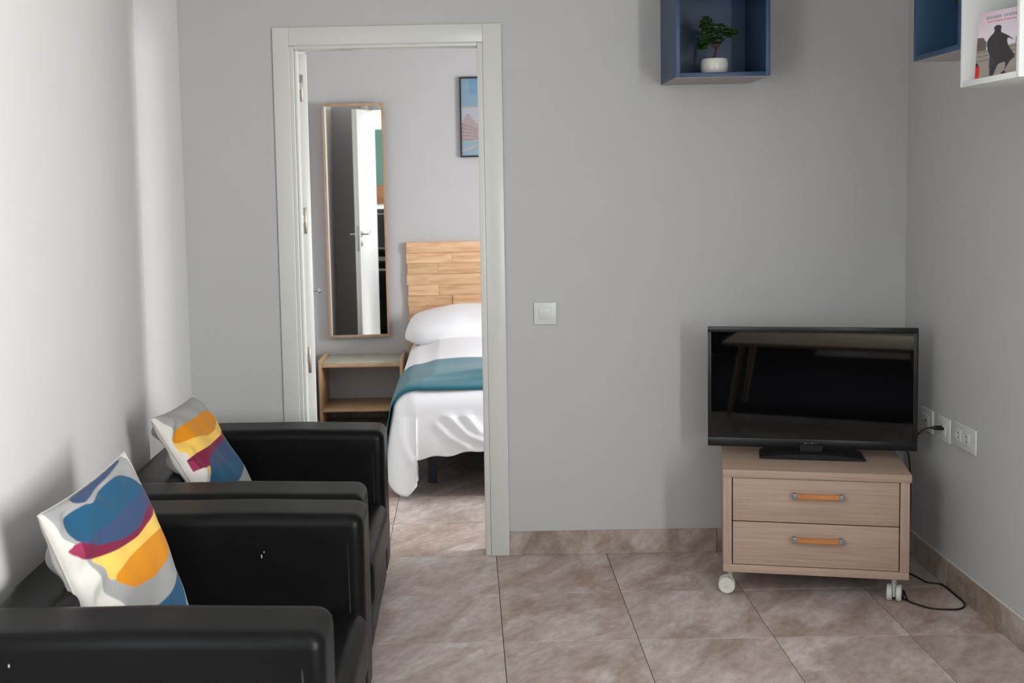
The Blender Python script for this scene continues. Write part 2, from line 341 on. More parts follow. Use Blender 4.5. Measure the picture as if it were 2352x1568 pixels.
# ---------------------------------------------------------------- stone skirting, piece by piece
def skirting(name, pieces, m=M['skirt']):
    r = sempty(name)
    for (x0, x1, y0, y1) in pieces: bx('tile', m, r, x0, x1, y0, y1, 0.0, 0.0975, 0.0012, 1, smooth=0)
    return r
skirting('baseboard_back', [(0.0555, 0.899, -0.010, -0.0005), (0.901, 1.649, -0.010, -0.0005)])
b = skirting('baseboard_right', [(R_-0.010, R_-0.0005, -0.45*k-0.449, -0.45*k-0.001-(0.011 if k == 0 else 0)) for k in range(5)])
bx('sealant', M['caulk'], b, R_-0.008, R_, -2.25, -0.001, 0.0978, 0.1045, 0.002)
skirting('baseboard_bedroom_back', [(-1.10+0.45*k, -0.652+0.45*k, 2.849, 2.8595) for k in range(8)])
# ---------------------------------------------------------------- door_1: white casing, linings, open leaf
D = sempty('door_1')
fy = -0.013
bx('architrave', M['white'], D, -0.850, -0.785, fy, 0.0, 0, 2.146, 0.003)
bx('architrave', M['white'], D, -0.020, 0.055, fy, 0.0, 0, 2.146, 0.003)
bx('architrave', M['white'], D, -0.7855, -0.0195, fy, 0.0, 2.074, 2.146, 0.003)
bx('jamb', M['white'], D, -0.786, -0.770, -0.006, 0.086, 0, 2.074, 0.003)
bx('jamb', M['white'], D, -0.042, -0.019, -0.007, 0.086, 0, 2.074, 0.003)
bx('head_jamb', M['white'], D, -0.770, -0.042, -0.006, 0.086, 2.060, 2.076, 0.003)
bx('door_stop', M['white'], D, -0.7705, -0.757, 0.012, 0.050, 0, 2.060, 0.005, 3)
bx('door_stop', M['white'], D, -0.0425, -0.036, 0.030, 0.050, 0, 2.060, 0.002)
for x0, x1 in ((-0.85, -0.785), (-0.02, 0.055)): bx('architrave', M['white'], D, x0, x1, 0.0805, 0.093, 0, 2.146, 0.003)
bx('architrave', M['white'], D, -0.785, -0.02, 0.0805, 0.093, 2.074, 2.146, 0.003)
leaf = bx('leaf', M['doorwhite'], D, -0.041, 0.0, 0.0, 0.722, 0.006, 2.052, 0.0025, loc=(-0.730, 0.094, 0), rot=(0, 0, math.radians(10.2)))
for sx in (1, -1):
    x0 = 0.0 if sx > 0 else -0.041
    bm = bmesh.new(); cyl(bm, (x0, 0.66, 1.035), (x0+sx*0.008, 0.66, 1.035), 0.026, n=24, bev=0.001)
    cyl(bm, (x0, 0.66, 1.035), (x0+sx*0.052, 0.66, 1.035), 0.0085, n=14)
    tube(bm, smooth_path([(x0+sx*0.050, 0.665, 1.035), (x0+sx*0.054, 0.640, 1.036), (x0+sx*0.054, 0.600, 1.032), (x0+sx*0.052, 0.560, 1.038), (x0+sx*0.050, 0.537, 1.045)], 5), 0.008, 10)
    obj('handle', bm, M['metal'], leaf)
    bm = bmesh.new(); cyl(bm, (x0, 0.66, 0.955), (x0+sx*0.007, 0.66, 0.955), 0.024, n=24, bev=0.001); cyl(bm, (x0, 0.66, 0.955), (x0+sx*0.010, 0.66, 0.955), 0.009, n=14)
    obj('keyhole_plate', bm, M['metal'], leaf)
bx('lock_plate', M['metal'], leaf, -0.031, -0.010, 0.7215, 0.7235, 0.90, 1.11, 0.0005)
for z in (1.917, 1.382, 0.808):
    bm = bmesh.new(); box(bm, -0.030, -0.0175, -0.0022, 0.0, z-0.055, z+0.052, 0.001, 2)
    cyl(bm, (-0.0375, -0.004, z-0.013), (-0.0375, -0.004, z+0.022), 0.0065, n=12, bev=0.001); box(bm, -0.040, -0.022, -0.0024, 0.0, z-0.008, z+0.020, 0.0005, 1)
    obj('hinge', bm, M['hinge'], leaf)
# ---------------------------------------------------------------- windows (the balcony door behind the right edge of the view, the bedroom window)
def window(name, x, y0, y1, z0, z1, leaves, m=M['white']):
    w = sempty(name); f = 0.06
    bm = bmesh.new()
    box(bm, x-0.02, x+0.04, y0, y0+f, z0, z1, 0.003); box(bm, x-0.02, x+0.04, y1-f, y1, z0, z1, 0.003)
    box(bm, x-0.02, x+0.04, y0+f, y1-f, z1-f, z1, 0.003); box(bm, x-0.02, x+0.04, y0+f, y1-f, z0, z0+f, 0.003)
    for k in range(1, leaves):
        y = y0+(y1-y0)*k/leaves; box(bm, x-0.015, x+0.035, y-0.04, y+0.04, z0+f, z1-f, 0.003)
    obj('window_frame', bm, m, w)
    for k in range(leaves):
        ya = y0+(y1-y0)*k/leaves+(f if k == 0 else 0.04); yb = y0+(y1-y0)*(k+1)/leaves-(f if k == leaves-1 else 0.04)
        bx('pane', M['glass'], w, x+0.008, x+0.014, ya, yb, z0+f, z1-f, 0, smooth=0)
window('window_1', 1.77, -4.70, -3.70, 0.60, 2.25, 1)
window('window_2', 2.67, 0.2, 1.24, 0.8, 2.2, 1)
window('window_3', -1.36, -4.40, -3.40, 0.88, 2.17, 1)

# ---------------------------------------------------------------- mobile chest of drawers under the television
T = thing('drawer_unit', 'pale oak two-drawer unit on castors standing in the corner', 'drawer unit', (0.813, -0.521, 0), -0.201)
Wd, Dp, zb, zt = 0.639, 0.40, 0.095, 0.473
bx('top_panel', M['oak'], T, -0.001, Wd+0.006, -0.002, Dp, zt-0.028, zt, 0.0015)
bx('bottom_panel', M['oak'], T, 0, Wd, 0, Dp, zb, zb+0.028, 0.0012)
bx('side_panel', M['oakv'], T, 0, 0.031, 0, Dp, zb+0.0282, zt-0.0282, 0.0012)
bx('side_panel', M['oakv'], T, Wd-0.031, Wd, 0, Dp, zb+0.0282, zt-0.0282, 0.0012)
bx('back_panel', M['oak'], T, 0.031, Wd-0.031, Dp-0.012, Dp-0.002, zb+0.028, zt-0.028, 0)
for z0, z1, hz in ((0.286, 0.4425, 0.389), (0.1255, 0.282, 0.230)):
    d = bx('drawer', M['oak'], T, 0.0345, Wd-0.0345, 0.004, 0.022, z0, z1, 0.0012)
    bm = bmesh.new(); box(bm, 0.05, Wd-0.05, 0.022, Dp-0.03, z0+0.01, z1-0.03, 0.001, 1); obj('drawer_box', bm, M['oak'], d)
    hx = 0.328
    bm = bmesh.new()
    P = [(-0.072, -0.021), (0, -0.026), (0.072, -0.021)]
    pts = smooth_path([(x, y, 0) for x, y in P], 8)
    rows = [[(hx+p.x, p.y-0.004+dy, hz+dz) for dy, dz in ((0, -0.0095), (-0.003, -0.007), (-0.0035, 0), (-0.003, 0.007), (0, 0.0095), (0.007, 0.0095), (0.007, -0.0095), (0, -0.0095))] for p in pts]
    grid_mesh(bm, rows); obj('handle', bm, M['pinehandle'], d)
    for sx in (-1, 1):
        bm = bmesh.new(); box(bm, hx+sx*0.0795-0.0085, hx+sx*0.0795+0.0085, -0.030, -0.014, hz-0.0105, hz+0.0105, 0.003, 3); box(bm, hx+sx*0.0795-0.006, hx+sx*0.0795+0.006, -0.016, 0.0045, hz-0.007, hz+0.007, 0.001, 1)
        obj('handle_post', bm, M['greymetal'], d)
def castor(px, py, ang):
    bm = bmesh.new(); q = Matrix.Translation((px, py, 0)) @ Matrix.Rotation(ang, 4, 'Z')
    r = 0.0300
    t = bmesh.new(); lathe(t, [(0.0, -0.0145), (r*0.8, -0.0145), (r, -0.0115), (r, 0.0115), (r*0.8, 0.0145), (0, 0.0145)], 28, Matrix.Rotation(math.pi/2, 4, 'X'), (0, 0, 0)); t.free()
    parts = []
    for sy in (-1, 1):
        t = bmesh.new(); lathe(t, [(0, -0.009), (r*0.88, -0.009), (r, -0.005), (r, 0.006), (r*0.88, 0.0095), (r*0.3, 0.0085), (r*0.25, 0.0100), (r*0.12, 0.0100), (r*0.10, 0.007), (0, 0.007)], 32, Matrix.Rotation(math.pi/2 if sy < 0 else -math.pi/2, 4, 'X'), (0, sy*0.0155, r+0.0003))
        bmesh.ops.transform(t, matrix=q, verts=t.verts); parts.append(t)
    c = bmesh.new(); box(c, -0.022, 0.012, -0.0055, 0.0055, 0.018, 0.066, 0.004, 3); lathe(c, [(0, 0.060), (0.009, 0.060), (0.009, 0.088), (0.017, 0.089), (0.017, 0.0948), (0, 0.0948)], 18, None, (-0.012, 0, 0))
    bmesh.ops.transform(c, matrix=q, verts=c.verts)
    h = obj('castor', c, M['castortread'], T)
    for t in parts: obj('wheel', t, M['castor'], h)
castor(0.014, 0.058, math.pi-0.05); castor(Wd-0.040, 0.058, 1.35); castor(0.05, Dp-0.06, 0.6); castor(Wd-0.05, Dp-0.06, 2.2)

# ---------------------------------------------------------------- television
T = thing('television', 'black flat-screen television standing on the drawer unit', 'television', (1.183, -0.338, 0.473), -0.208)
w, z0, z1 = 0.3785, 0.027, 0.486
bm = bmesh.new(); box(bm, -w, w, 0.0, 0.012, z1-0.020, z1, 0.002); box(bm, -w, w, 0.0, 0.012, z0, z0+0.034, 0.002)
box(bm, -w, -w+0.013, 0.0, 0.012, z0+0.034, z1-0.020, 0.001); box(bm, w-0.016, w, 0.0, 0.012, z0+0.034, z1-0.020, 0.001)
obj('bezel', bm, M['black'], T)
bx('screen', M['screen'], T, -w+0.012, w-0.015, 0.0035, 0.010, z0+0.033, z1-0.019, 0, smooth=0)
bm = bmesh.new(); box(bm, -w+0.002, w-0.002, 0.0125, 0.035, z0+0.002, z1-0.002, 0.006); box(bm, -w+0.09, w-0.09, 0.035, 0.062, z0+0.03, z1-0.12, 0.012, 3)
obj('back_shell', bm, M['blackmatt'], T)
bm = bmesh.new(); gx = -0.021
for k, hgt in enumerate((0.0075, 0.0055, 0.0055, 0.0055, 0.0075, 0.0055, 0.0055)):
    box(bm, gx, gx+0.0034, -0.0006, 0.0, z0+0.013, z0+0.013+hgt, 0); box(bm, gx, gx+0.0056, -0.0006, 0.0, z0+0.013+(0.002 if k % 2 else 0.0), z0+0.0148+(0.002 if k % 2 else 0.0), 0); gx += 0.0062
obj('logo', bm, M['silver'], T, smooth=0)
bm = bmesh.new(); prism(bm, [(-0.036, 0.010), (0.036, 0.010), (0.044, 0.045), (-0.044, 0.045)], -0.022, 0.050, 'y'); obj('neck', bm, M['blackmatt'], T)
st = obj('stand', None, None, T, data=None) if False else None
bm = bmesh.new(); pts = [(-0.190, -0.078), (0.190, -0.078), (0.186, 0.05), (0.165, 0.095), (-0.165, 0.095), (-0.186, 0.05)]
prism(bm, pts, 0.0005, 0.0085, 'z'); bmesh.ops.bevel(bm, geom=list(bm.edges), offset=0.002, segments=2, affect='EDGES')
st = obj('stand', bm, M['black'], T)
bm = bmesh.new(); n = 24; arc = [(-0.184+0.368*i/n, 0.0085+0.013*math.sin(math.pi*i/n)**0.8) for i in range(n+1)]
prism(bm, arc+[(0.184, 0.004), (-0.184, 0.004)], -0.0775, 0.02, 'y'); obj('stand_ridge', bm, M['blackmatt'], st)

# ---------------------------------------------------------------- cables and wall plates
def frame_plate(T, w, h, m=M['plastic']):
    bm = bmesh.new(); box(bm, -w/2, w/2, -0.009, 0, -h/2, h/2, 0.0035, 3); return obj('cover_plate', bm, m, T)
def schuko(T, cx):
    bm = bmesh.new(); box(bm, cx-0.0225, cx+0.0225, -0.0115, -0.008, -0.0225, 0.0225, 0.0015)
    o = obj('socket_insert', bm, M['plastic'], T)
    bm = bmesh.new(); lathe(bm, [(0.0205, 0.0), (0.0195, 0.0010), (0.0180, 0.0008), (0.0170, -0.0002), (0.0205, 0.0)], 28, Matrix.Rotation(math.pi/2, 4, 'X'), (cx, -0.0116, 0)); obj('socket_ring', bm, M['plastic'], o)
    for dz in (-0.0095, 0.0095):
        bm = bmesh.new(); cyl(bm, (cx, -0.0122, dz), (cx, -0.0114, dz), 0.0027, n=12); obj('pin_hole', bm, M['dark'], o)
T = thing('light_switch', 'square white light switch on the grey wall right of the doorway', 'light switch', (0.213, 0, 0.992))
frame_plate(T, 0.092, 0.091)
bm = bmesh.new(); box(bm, -0.024, 0.024, -0.0125, -0.008, -0.023, 0.024, 0.0015); bmesh.ops.transform(bm, matrix=Matrix.Rotation(math.radians(2.5), 4, 'X'), verts=bm.verts); obj('rocker', bm, M['plastic'], T)
rz = -math.pi/2      # faces the left wall: local -y -> -x
T = thing('wall_plate', 'white wall plate nearest the room corner, half behind the television', 'wall plate', (R_, -0.250, 0.582), rz)
frame_plate(T, 0.112, 0.090)
bm = bmesh.new(); box(bm, -0.0225, 0.0225, -0.0115, -0.008, -0.0225, 0.0225, 0.0015); o = obj('insert', bm, M['plastic'], T)
bm = bmesh.new(); cyl(bm, (0, -0.0122, -0.002), (0, -0.0114, -0.002), 0.0045, n=14); obj('pin_hole', bm, M['dark'], o)
T = thing('aerial_socket', 'white aerial socket with the black plug in it, middle of the three wall plates', 'aerial socket', (R_, -0.408, 0.580), rz)
frame_plate(T, 0.112, 0.090)
bm = bmesh.new(); box(bm, -0.0225, 0.0225, -0.0115, -0.008, -0.0225, 0.0225, 0.0015); o = obj('insert', bm, M['plastic'], T)
for dx in (-0.006, 0.010):
    bm = bmesh.new(); cyl(bm, (dx, -0.016, 0.004), (dx, -0.0114, 0.004), 0.0045, n=14); obj('connector', bm, M['metal'] if dx < 0 else M['dark'], o)
T = thing('double_socket', 'wide white double power socket, nearest the viewer of the wall plates', 'power socket', (R_, -0.583, 0.588), rz)
frame_plate(T, 0.190, 0.090); schuko(T, -0.040); schuko(T, 0.028)
bm = bmesh.new(); tube(bm, smooth_path([(1.618, -0.408, 0.586), (1.596, -0.404, 0.585), (1.574, -0.398, 0.572), (1.553, -0.388, 0.543), (1.540, -0.375, 0.510), (1.522, -0.335, 0.500), (1.490, -0.300, 0.56), (1.44, -0.275, 0.62)], 8), 0.0032, 10)
cb = obj('aerial_cable', bm, M['cable'], None); tag(cb, 'black aerial cable arching from the television to the wall socket', 'cable')
bm = bmesh.new(); cyl(bm, (1.6440, -0.408, 0.585), (1.622, -0.408, 0.586), 0.0095, 0.008, n=16, bev=0.0015); cyl(bm, (1.622, -0.408, 0.586), (1.606, -0.406, 0.586), 0.008, 0.0045, n=14)
obj('plug', bm, M['black'], cb)
zc = 0.0036
pth = [(1.42, -0.262, 0.60), (1.50, -0.272, 0.555), (1.560, -0.296, 0.48), (1.572, -0.303, 0.35), (1.570, -0.300, 0.18), (1.560, -0.290, 0.05), (1.558, -0.290, zc), (1.570, -0.318, zc), (1.582, -0.360, zc), (1.596, -0.413, zc), (1.620, -0.425, zc), (1.6390, -0.440, zc), (1.6440, -0.500, zc), (1.6440, -0.560, zc), (1.6440, -0.615, zc), (1.636, -0.650, zc), (1.612, -0.680, zc), (1.579, -0.690, zc), (1.509, -0.676, zc), (1.468, -0.628, zc), (1.449, -0.600, zc+0.003)]
bm = bmesh.new(); tube(bm, smooth_path(pth, 7), 0.0032, 10)
cb = obj('power_cable', bm, M['cable'], None); tag(cb, 'thin black power cable looped on the floor beside the skirting', 'cable')
bm = bmesh.new(); cyl(bm, (1.449, -0.600, 0.010), (1.441, -0.572, 0.018), 0.006, 0.017, n=18, bev=0.001); cyl(bm, (1.441, -0.572, 0.018), (1.436, -0.553, 0.0185), 0.018, 0.018, n=20, bev=0.003)
obj('plug', bm, M['black'], cb)

# ---------------------------------------------------------------- box shelves
def box_shelf(label, m, loc, rotz, w=0.347, d=0.33, h=0.35, t=0.0165, under=None):
    T = thing('box_shelf', label, 'box shelf', loc, rotz)
    bx('side_panel', m, T, -w/2, -w/2+t, -d, 0, 0, h, 0.001); bx('side_panel', m, T, w/2-t, w/2, -d, 0, 0, h, 0.001)
    bx('bottom_panel', m, T, -w/2+t, w/2-t, -d, 0, 0.0, t, 0.001); bx('top_panel', m, T, -w/2+t, w/2-t, -d, 0, h-t, h, 0.001)
    bx('back_panel', m, T, -w/2+t, w/2-t, -0.012, 0, t, h-t, 0)
    if under: bx('underside', under, T, -w/2+0.001, w/2-0.001, -d+0.004, -0.001, -0.0015, 0.0, 0, smooth=0)['label'] = 'underside with its reflected light painted grey'
    return T
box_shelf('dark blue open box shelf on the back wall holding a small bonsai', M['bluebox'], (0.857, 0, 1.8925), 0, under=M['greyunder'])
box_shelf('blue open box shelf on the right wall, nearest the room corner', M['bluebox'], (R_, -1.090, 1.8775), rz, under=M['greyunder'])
box_shelf('white open box shelf on the right wall with a book inside', M['whitebox'], (R_, -1.447, 1.768), rz, w=0.356)
def bonsai(label, loc, potm, pot_r, pot_h, crown, trunk, seed, nleaf, mats):
    T = thing('potted_bonsai', label, 'potted plant', loc); rnd = random.Random(seed)
    bm = bmesh.new(); r = pot_r; h = pot_h
    lathe(bm, [(0, 0), (r*0.80, 0), (r*0.93, h*0.12), (r, h*0.4), (r, h*0.7), (r*0.95, h*0.93), (r*0.90, h), (r*0.85, h*0.97), (r*0.86, h*0.80), (0, h*0.80)], 40); obj('pot', bm, potm, T)
    bm = bmesh.new(); lathe(bm, [(0, h*0.98), (r*0.35, h*1.0), (r*0.7, h*0.93), (r*0.84, h*0.84)], 26)
    for v in bm.verts: v.co.z += rnd.uniform(-0.002, 0.002)
    obj('soil', bm, M['soil'], T)
    bm = bmesh.new()
    for pts, rr in trunk: tube(bm, smooth_path(pts, 6), rr, 8, 0.45)
    obj('trunk', bm, M['bark'], T)
    for mi, mt in enumerate(mats):
        bm = bmesh.new()
        for k in range(nleaf//len(mats)):
            c, rad = crown[rnd.randrange(len(crown))]
            while True:
                d = Vector([rnd.uniform(-1, 1) for _ in range(3)])
                if d.length <= 1: break
            p = Vector(c)+Vector((d.x*rad[0], d.y*rad[1], d.z*rad[2])); s = rnd.uniform(0.006, 0.0105)
            q = Matrix.Rotation(rnd.uniform(0, 6.28), 3, 'Z') @ Matrix.Rotation(rnd.uniform(-1.2, 1.2), 3, 'X')
            sh = [(-1, 0, 0), (-0.35, 0.42, 0.12), (0.5, 0.38, 0.05), (1.1, 0, -0.1), (0.5, -0.38, 0.05), (-0.35, -0.42, 0.12)]
            vs = [bm.verts.new(p+q @ Vector(a)*s) for a in sh]; mid = bm.verts.new(p+q @ Vector((0.1, 0, -0.06))*s)
            for i in range(6): bm.faces.new((vs[i], vs[(i+1) % 6], mid))
        o = obj('foliage', bm, mt, T, smooth=0, recalc=False); o['kind'] = 'stuff'
    return T
bonsai('small green bonsai in a white pot inside the dark blue box shelf', (0.853, -0.20, 1.9095), M['ceramic'], 0.0515, 0.060,
       [((-0.035, 0, 0.152), (0.030, 0.03, 0.05)), ((0.01, 0, 0.170), (0.045, 0.04, 0.024)), ((0.0, 0.0, 0.135), (0.038, 0.035, 0.022)), ((0.06, 0, 0.158), (0.030, 0.03, 0.018)), ((-0.030, 0, 0.195), (0.022, 0.02, 0.028)), ((-0.045, 0, 0.112), (0.020, 0.02, 0.018))],
       [([(-0.006, 0, 0.056), (0.003, 0, 0.08), (0.006, 0, 0.105), (0.0, 0, 0.135)], 0.0052), ([(0.006, 0, 0.095), (0.025, 0, 0.122), (0.055, 0, 0.148)], 0.0035), ([(0.004, 0, 0.10), (-0.02, 0, 0.125), (-0.035, 0, 0.17)], 0.0035)], 3, 1000, [M['leaf'], M['leafdark']])
bonsai('small bonsai in an ochre pot inside the corner blue box shelf, partly hidden', (1.49, -0.990, 1.8945), M['ochrepot'], 0.045, 0.062,
       [((0.0, -0.02, 0.185), (0.05, 0.05, 0.03)), ((-0.02, 0.018, 0.165), (0.03, 0.022, 0.02))],
       [([(0, 0, 0.056), (0.004, 0.01, 0.10), (0.0, 0.0, 0.17)], 0.005), ([(0.004, 0.008, 0.10), (-0.01, 0.03, 0.14), (-0.02, 0.04, 0.16)], 0.0035)], 5, 360, [M['leaf'], M['leafdark']])
# book with its printed cover, leaning in the white shelf
P0 = Vector((1.344, -1.332, 1.7855)); PX = Vector((0.296, -0.955, 0))*0.1875; PY = Vector((0.012, 0.004, 0.183))
bw, bh = PX.length, PY.length; ex = PX.normalized(); ez = (PY-PY.dot(ex)*ex).normalized(); ey = ez.cross(ex)
T = thing('book', 'paperback with a walking figure in a dark coat on its cover, inside white box shelf', 'book')
T.matrix_world = Matrix(((ex.x, ey.x, ez.x, P0.x), (ex.y, ey.y, ez.y, P0.y), (ex.z, ey.z, ez.z, P0.z), (0, 0, 0, 1)))
bx('page_block', M['linen'], T, 0.001, bw-0.002, 0.0015, 0.0155, 0.002, bh-0.002, 0.0005)
bx('back_cover', M['whitebox'], T, 0, bw, 0.016, 0.017, 0, bh, 0)
nx, nz = 110, 160; bm = bmesh.new(); grid_mesh(bm, [[(bw*i/nx, 0.0, bh*j/nz) for j in range(nz+1)] for i in range(nx+1)])
co = np.array([v.co[:] for v in bm.verts]); u = co[:, 0]/bw; v = co[:, 2]/bh
c = np.tile(arr(lin(214, 206, 214)), (len(u), 1)); f = np.clip((v-0.6)/0.4, 0, 1)[:, None]*np.clip(0.4+0.6*np.abs(u-0.5)*2, 0, 1)[:, None]; c = c*(1-f)+arr(lin(206, 176, 190))*f
def pp_(poly, col, k=0):
    m_ = inpoly(u, v, cr(poly, 4) if k else poly); c[m_] = arr(col)
pp_([(0, 0), (1, 0), (1, 0.46), (0.75, 0.47), (0.5, 0.44), (0, 0.42)], lin(150, 142, 134))
pp_([(0, 0.42), (0.2, 0.42), (0.2, 0.54), (0.12, 0.62), (0, 0.63)], lin(100, 92, 86)); pp_([(0.78, 0.47), (1, 0.47), (1, 0.70), (0.92, 0.70), (0.88, 0.62), (0.78, 0.56)], lin(118, 106, 98))
for y_ in (0.39, 0.33, 0.26): pp_([(0, y_), (1, y_+0.05), (1, y_+0.062), (0, y_+0.012)], lin(112, 104, 98))
pp_([(0.30, 0.0), (0.36, 0.0), (0.44, 0.16), (0.50, 0.20), (0.60, 0.20), (0.60, 0.08), (0.66, 0.03), (0.52, 0.03), (0.60, 0.10), (0.70, 0.22), (0.78, 0.28), (0.64, 0.45), (0.62, 0.56), (0.74, 0.52), (0.62, 0.60), (0.48, 0.67), (0.48, 0.75), (0.40, 0.78), (0.33, 0.75), (0.34, 0.68), (0.24, 0.60), (0.20, 0.52), (0.24, 0.40), (0.29, 0.30)], lin(58, 54, 56), 1)
pp_([(0.28, 0.14), (0.40, 0.22), (0.37, 0.30), (0.28, 0.32)], lin(66, 62, 66))
pp_([(0, 0.0), (0.08, 0.01), (0.09, 0.19), (0.0, 0.19)], lin(200, 46, 44)); pp_([(0, 0.19), (0.06, 0.19), (0.05, 0.24), (0, 0.24)], lin(46, 44, 44))
gx = 0.16
for k in range(15):
    if k != 7: pp_([(gx, 0.885), (gx+0.032, 0.885), (gx+0.032, 0.93), (gx, 0.93)], lin(150, 138, 152)); pp_([(gx+0.010, 0.895), (gx+0.022, 0.895), (gx+0.022, 0.912), (gx+0.010, 0.912)], lin(196, 180, 192))
    gx += 0.044
for k in range(11): pp_([(0.20+0.052*k, 0.835), (0.238+0.052*k, 0.835), (0.238+0.052*k, 0.855), (0.20+0.052*k, 0.855)], lin(206, 100, 120))
o = obj('front_cover', bm, M['paperprint'], T, smooth=0, recalc=False); paint(o.data, c)

# ---------------------------------------------------------------- armchairs
def soften(bm, amp, freq, seed):
    for v in bm.verts:
        n = noise.noise_vector(v.co*freq+Vector((seed, seed*2.3, 0))); v.co += n*amp
def cushion_box(x0, x1, y0, y1, z0, z1, r, amp=0.003, seed=0, crown=0.0, nx=14, ny=12, nz=6):
    """rounded upholstery block with softened faces"""
    bm = bmesh.new(); box(bm, x0, x1, y0, y1, z0, z1, r, 5)
    bmesh.ops.subdivide_edges(bm, edges=[e for e in bm.edges if e.calc_length() > 0.08], cuts=7, use_grid_fill=True)
    bmesh.ops.triangulate(bm, faces=[f for f in bm.faces if len(f.verts) > 4])
    cx, cy = (x0+x1)/2, (y0+y1)/2
    for v in bm.verts:
        if crown and v.co.z > (z0+z1)/2:
            a = max(0, 1-((v.co.x-cx)/((x1-x0)/2))**2)*max(0, 1-((v.co.y-cy)/((y1-y0)/2))**2); v.co.z += crown*a**0.5
    soften(bm, amp, 5.0, seed); return bm
def armchair(label, y1, xs, lift):
    # origin at the back-left floor corner; x runs out from the left wall, chair is 1.08 m wide
    T = thing('armchair', label, 'armchair', (xs, y1-1.08, 0), 0, 'black leather armchairs along the left wall')
    X = 0.790
    for k, ya in enumerate((0.0, 0.885)):
        bm = cushion_box(0.012, X, ya, ya+0.195, 0.055, 0.622+(lift if k == 0 else 0), 0.034, 0.0025, 3+k)
        for v in bm.verts:      # the arm top sags a little to the front
            if v.co.z > 0.4: v.co.z -= 0.010*max(0, v.co.x/X-0.55)/0.45
        a = obj('arm', bm, M['leather'], T, smooth=60)
        # piping round the front panel
        for yy in (ya+0.004, ya+0.191):
            bm = bmesh.new(); sgn = 1 if yy > ya+0.1 else -1
            tube(bm, smooth_path([(X-0.044, yy+sgn*0.0005, 0.09), (X-0.043, yy+sgn*0.0015, 0.25), (X-0.044, yy+sgn*0.001, 0.45), (X-0.046, yy, 0.560), (X-0.050, yy-sgn*0.008, 0.592)], 6), 0.0032, 8); obj('piping', bm, M['piping'], a)
    b = obj('backrest', cushion_box(0.0, 0.185, 0.190, 0.890, 0.055, 0.606, 0.034, 0.003, 8), M['leather'], T, smooth=60)
    bm = cushion_box(0.180, X+0.008, 0.198, 0.882, 0.175, 0.350, 0.045, 0.004, 11, 0.010)
    sct = obj('seat_cushion', bm, M['leather'], T, smooth=60)
    bm = bmesh.new(); tube(bm, [(X-0.006, 0.215+0.65*i/12, 0.206+0.001*math.sin(i)) for i in range(13)], 0.003, 8); obj('piping', bm, M['piping'], sct)
    obj('seat_base', cushion_box(0.180, X-0.002, 0.196, 0.884, 0.058, 0.180, 0.02, 0.002, 12), M['leather'], T, smooth=60)
    for fx in (0.07, X-0.07):
        for fyy in (0.06, 1.02):
            bm = bmesh.new(); cyl(bm, (fx, fyy, 0), (fx, fyy, 0.062), 0.020, 0.024, n=18, bev=0.002); obj('foot', bm, M['blackmatt'], T)
    return T
c_far = armchair('black leather armchair farther away, next to the bedroom doorway', -0.225, -1.206, 0.0)
c_near = armchair('black leather armchair in the foreground, cut by the left edge', -1.315, -1.188, 0.014)
for T, pts in ((c_near, [(0.505, 0.8822, 0.500, 0.010), (0.512, 0.8822, 0.515, 0.004)]), (c_near, [(0.155, -0.0035, 0.575, 0.007)])):
    a = [ch for ch in T.children if ch.name.startswith('arm')][1 if pts[0][1] > 0.5 else 0]
    for x, y, z, l in pts:
        bm = bmesh.new(); box(bm, x, x+0.003, y-0.0012, y+0.002, z, z+l, 0.001, 1); o = obj('scuff', bm, M['scuff'], a); o['label'] = 'small pale scuff in the leather'
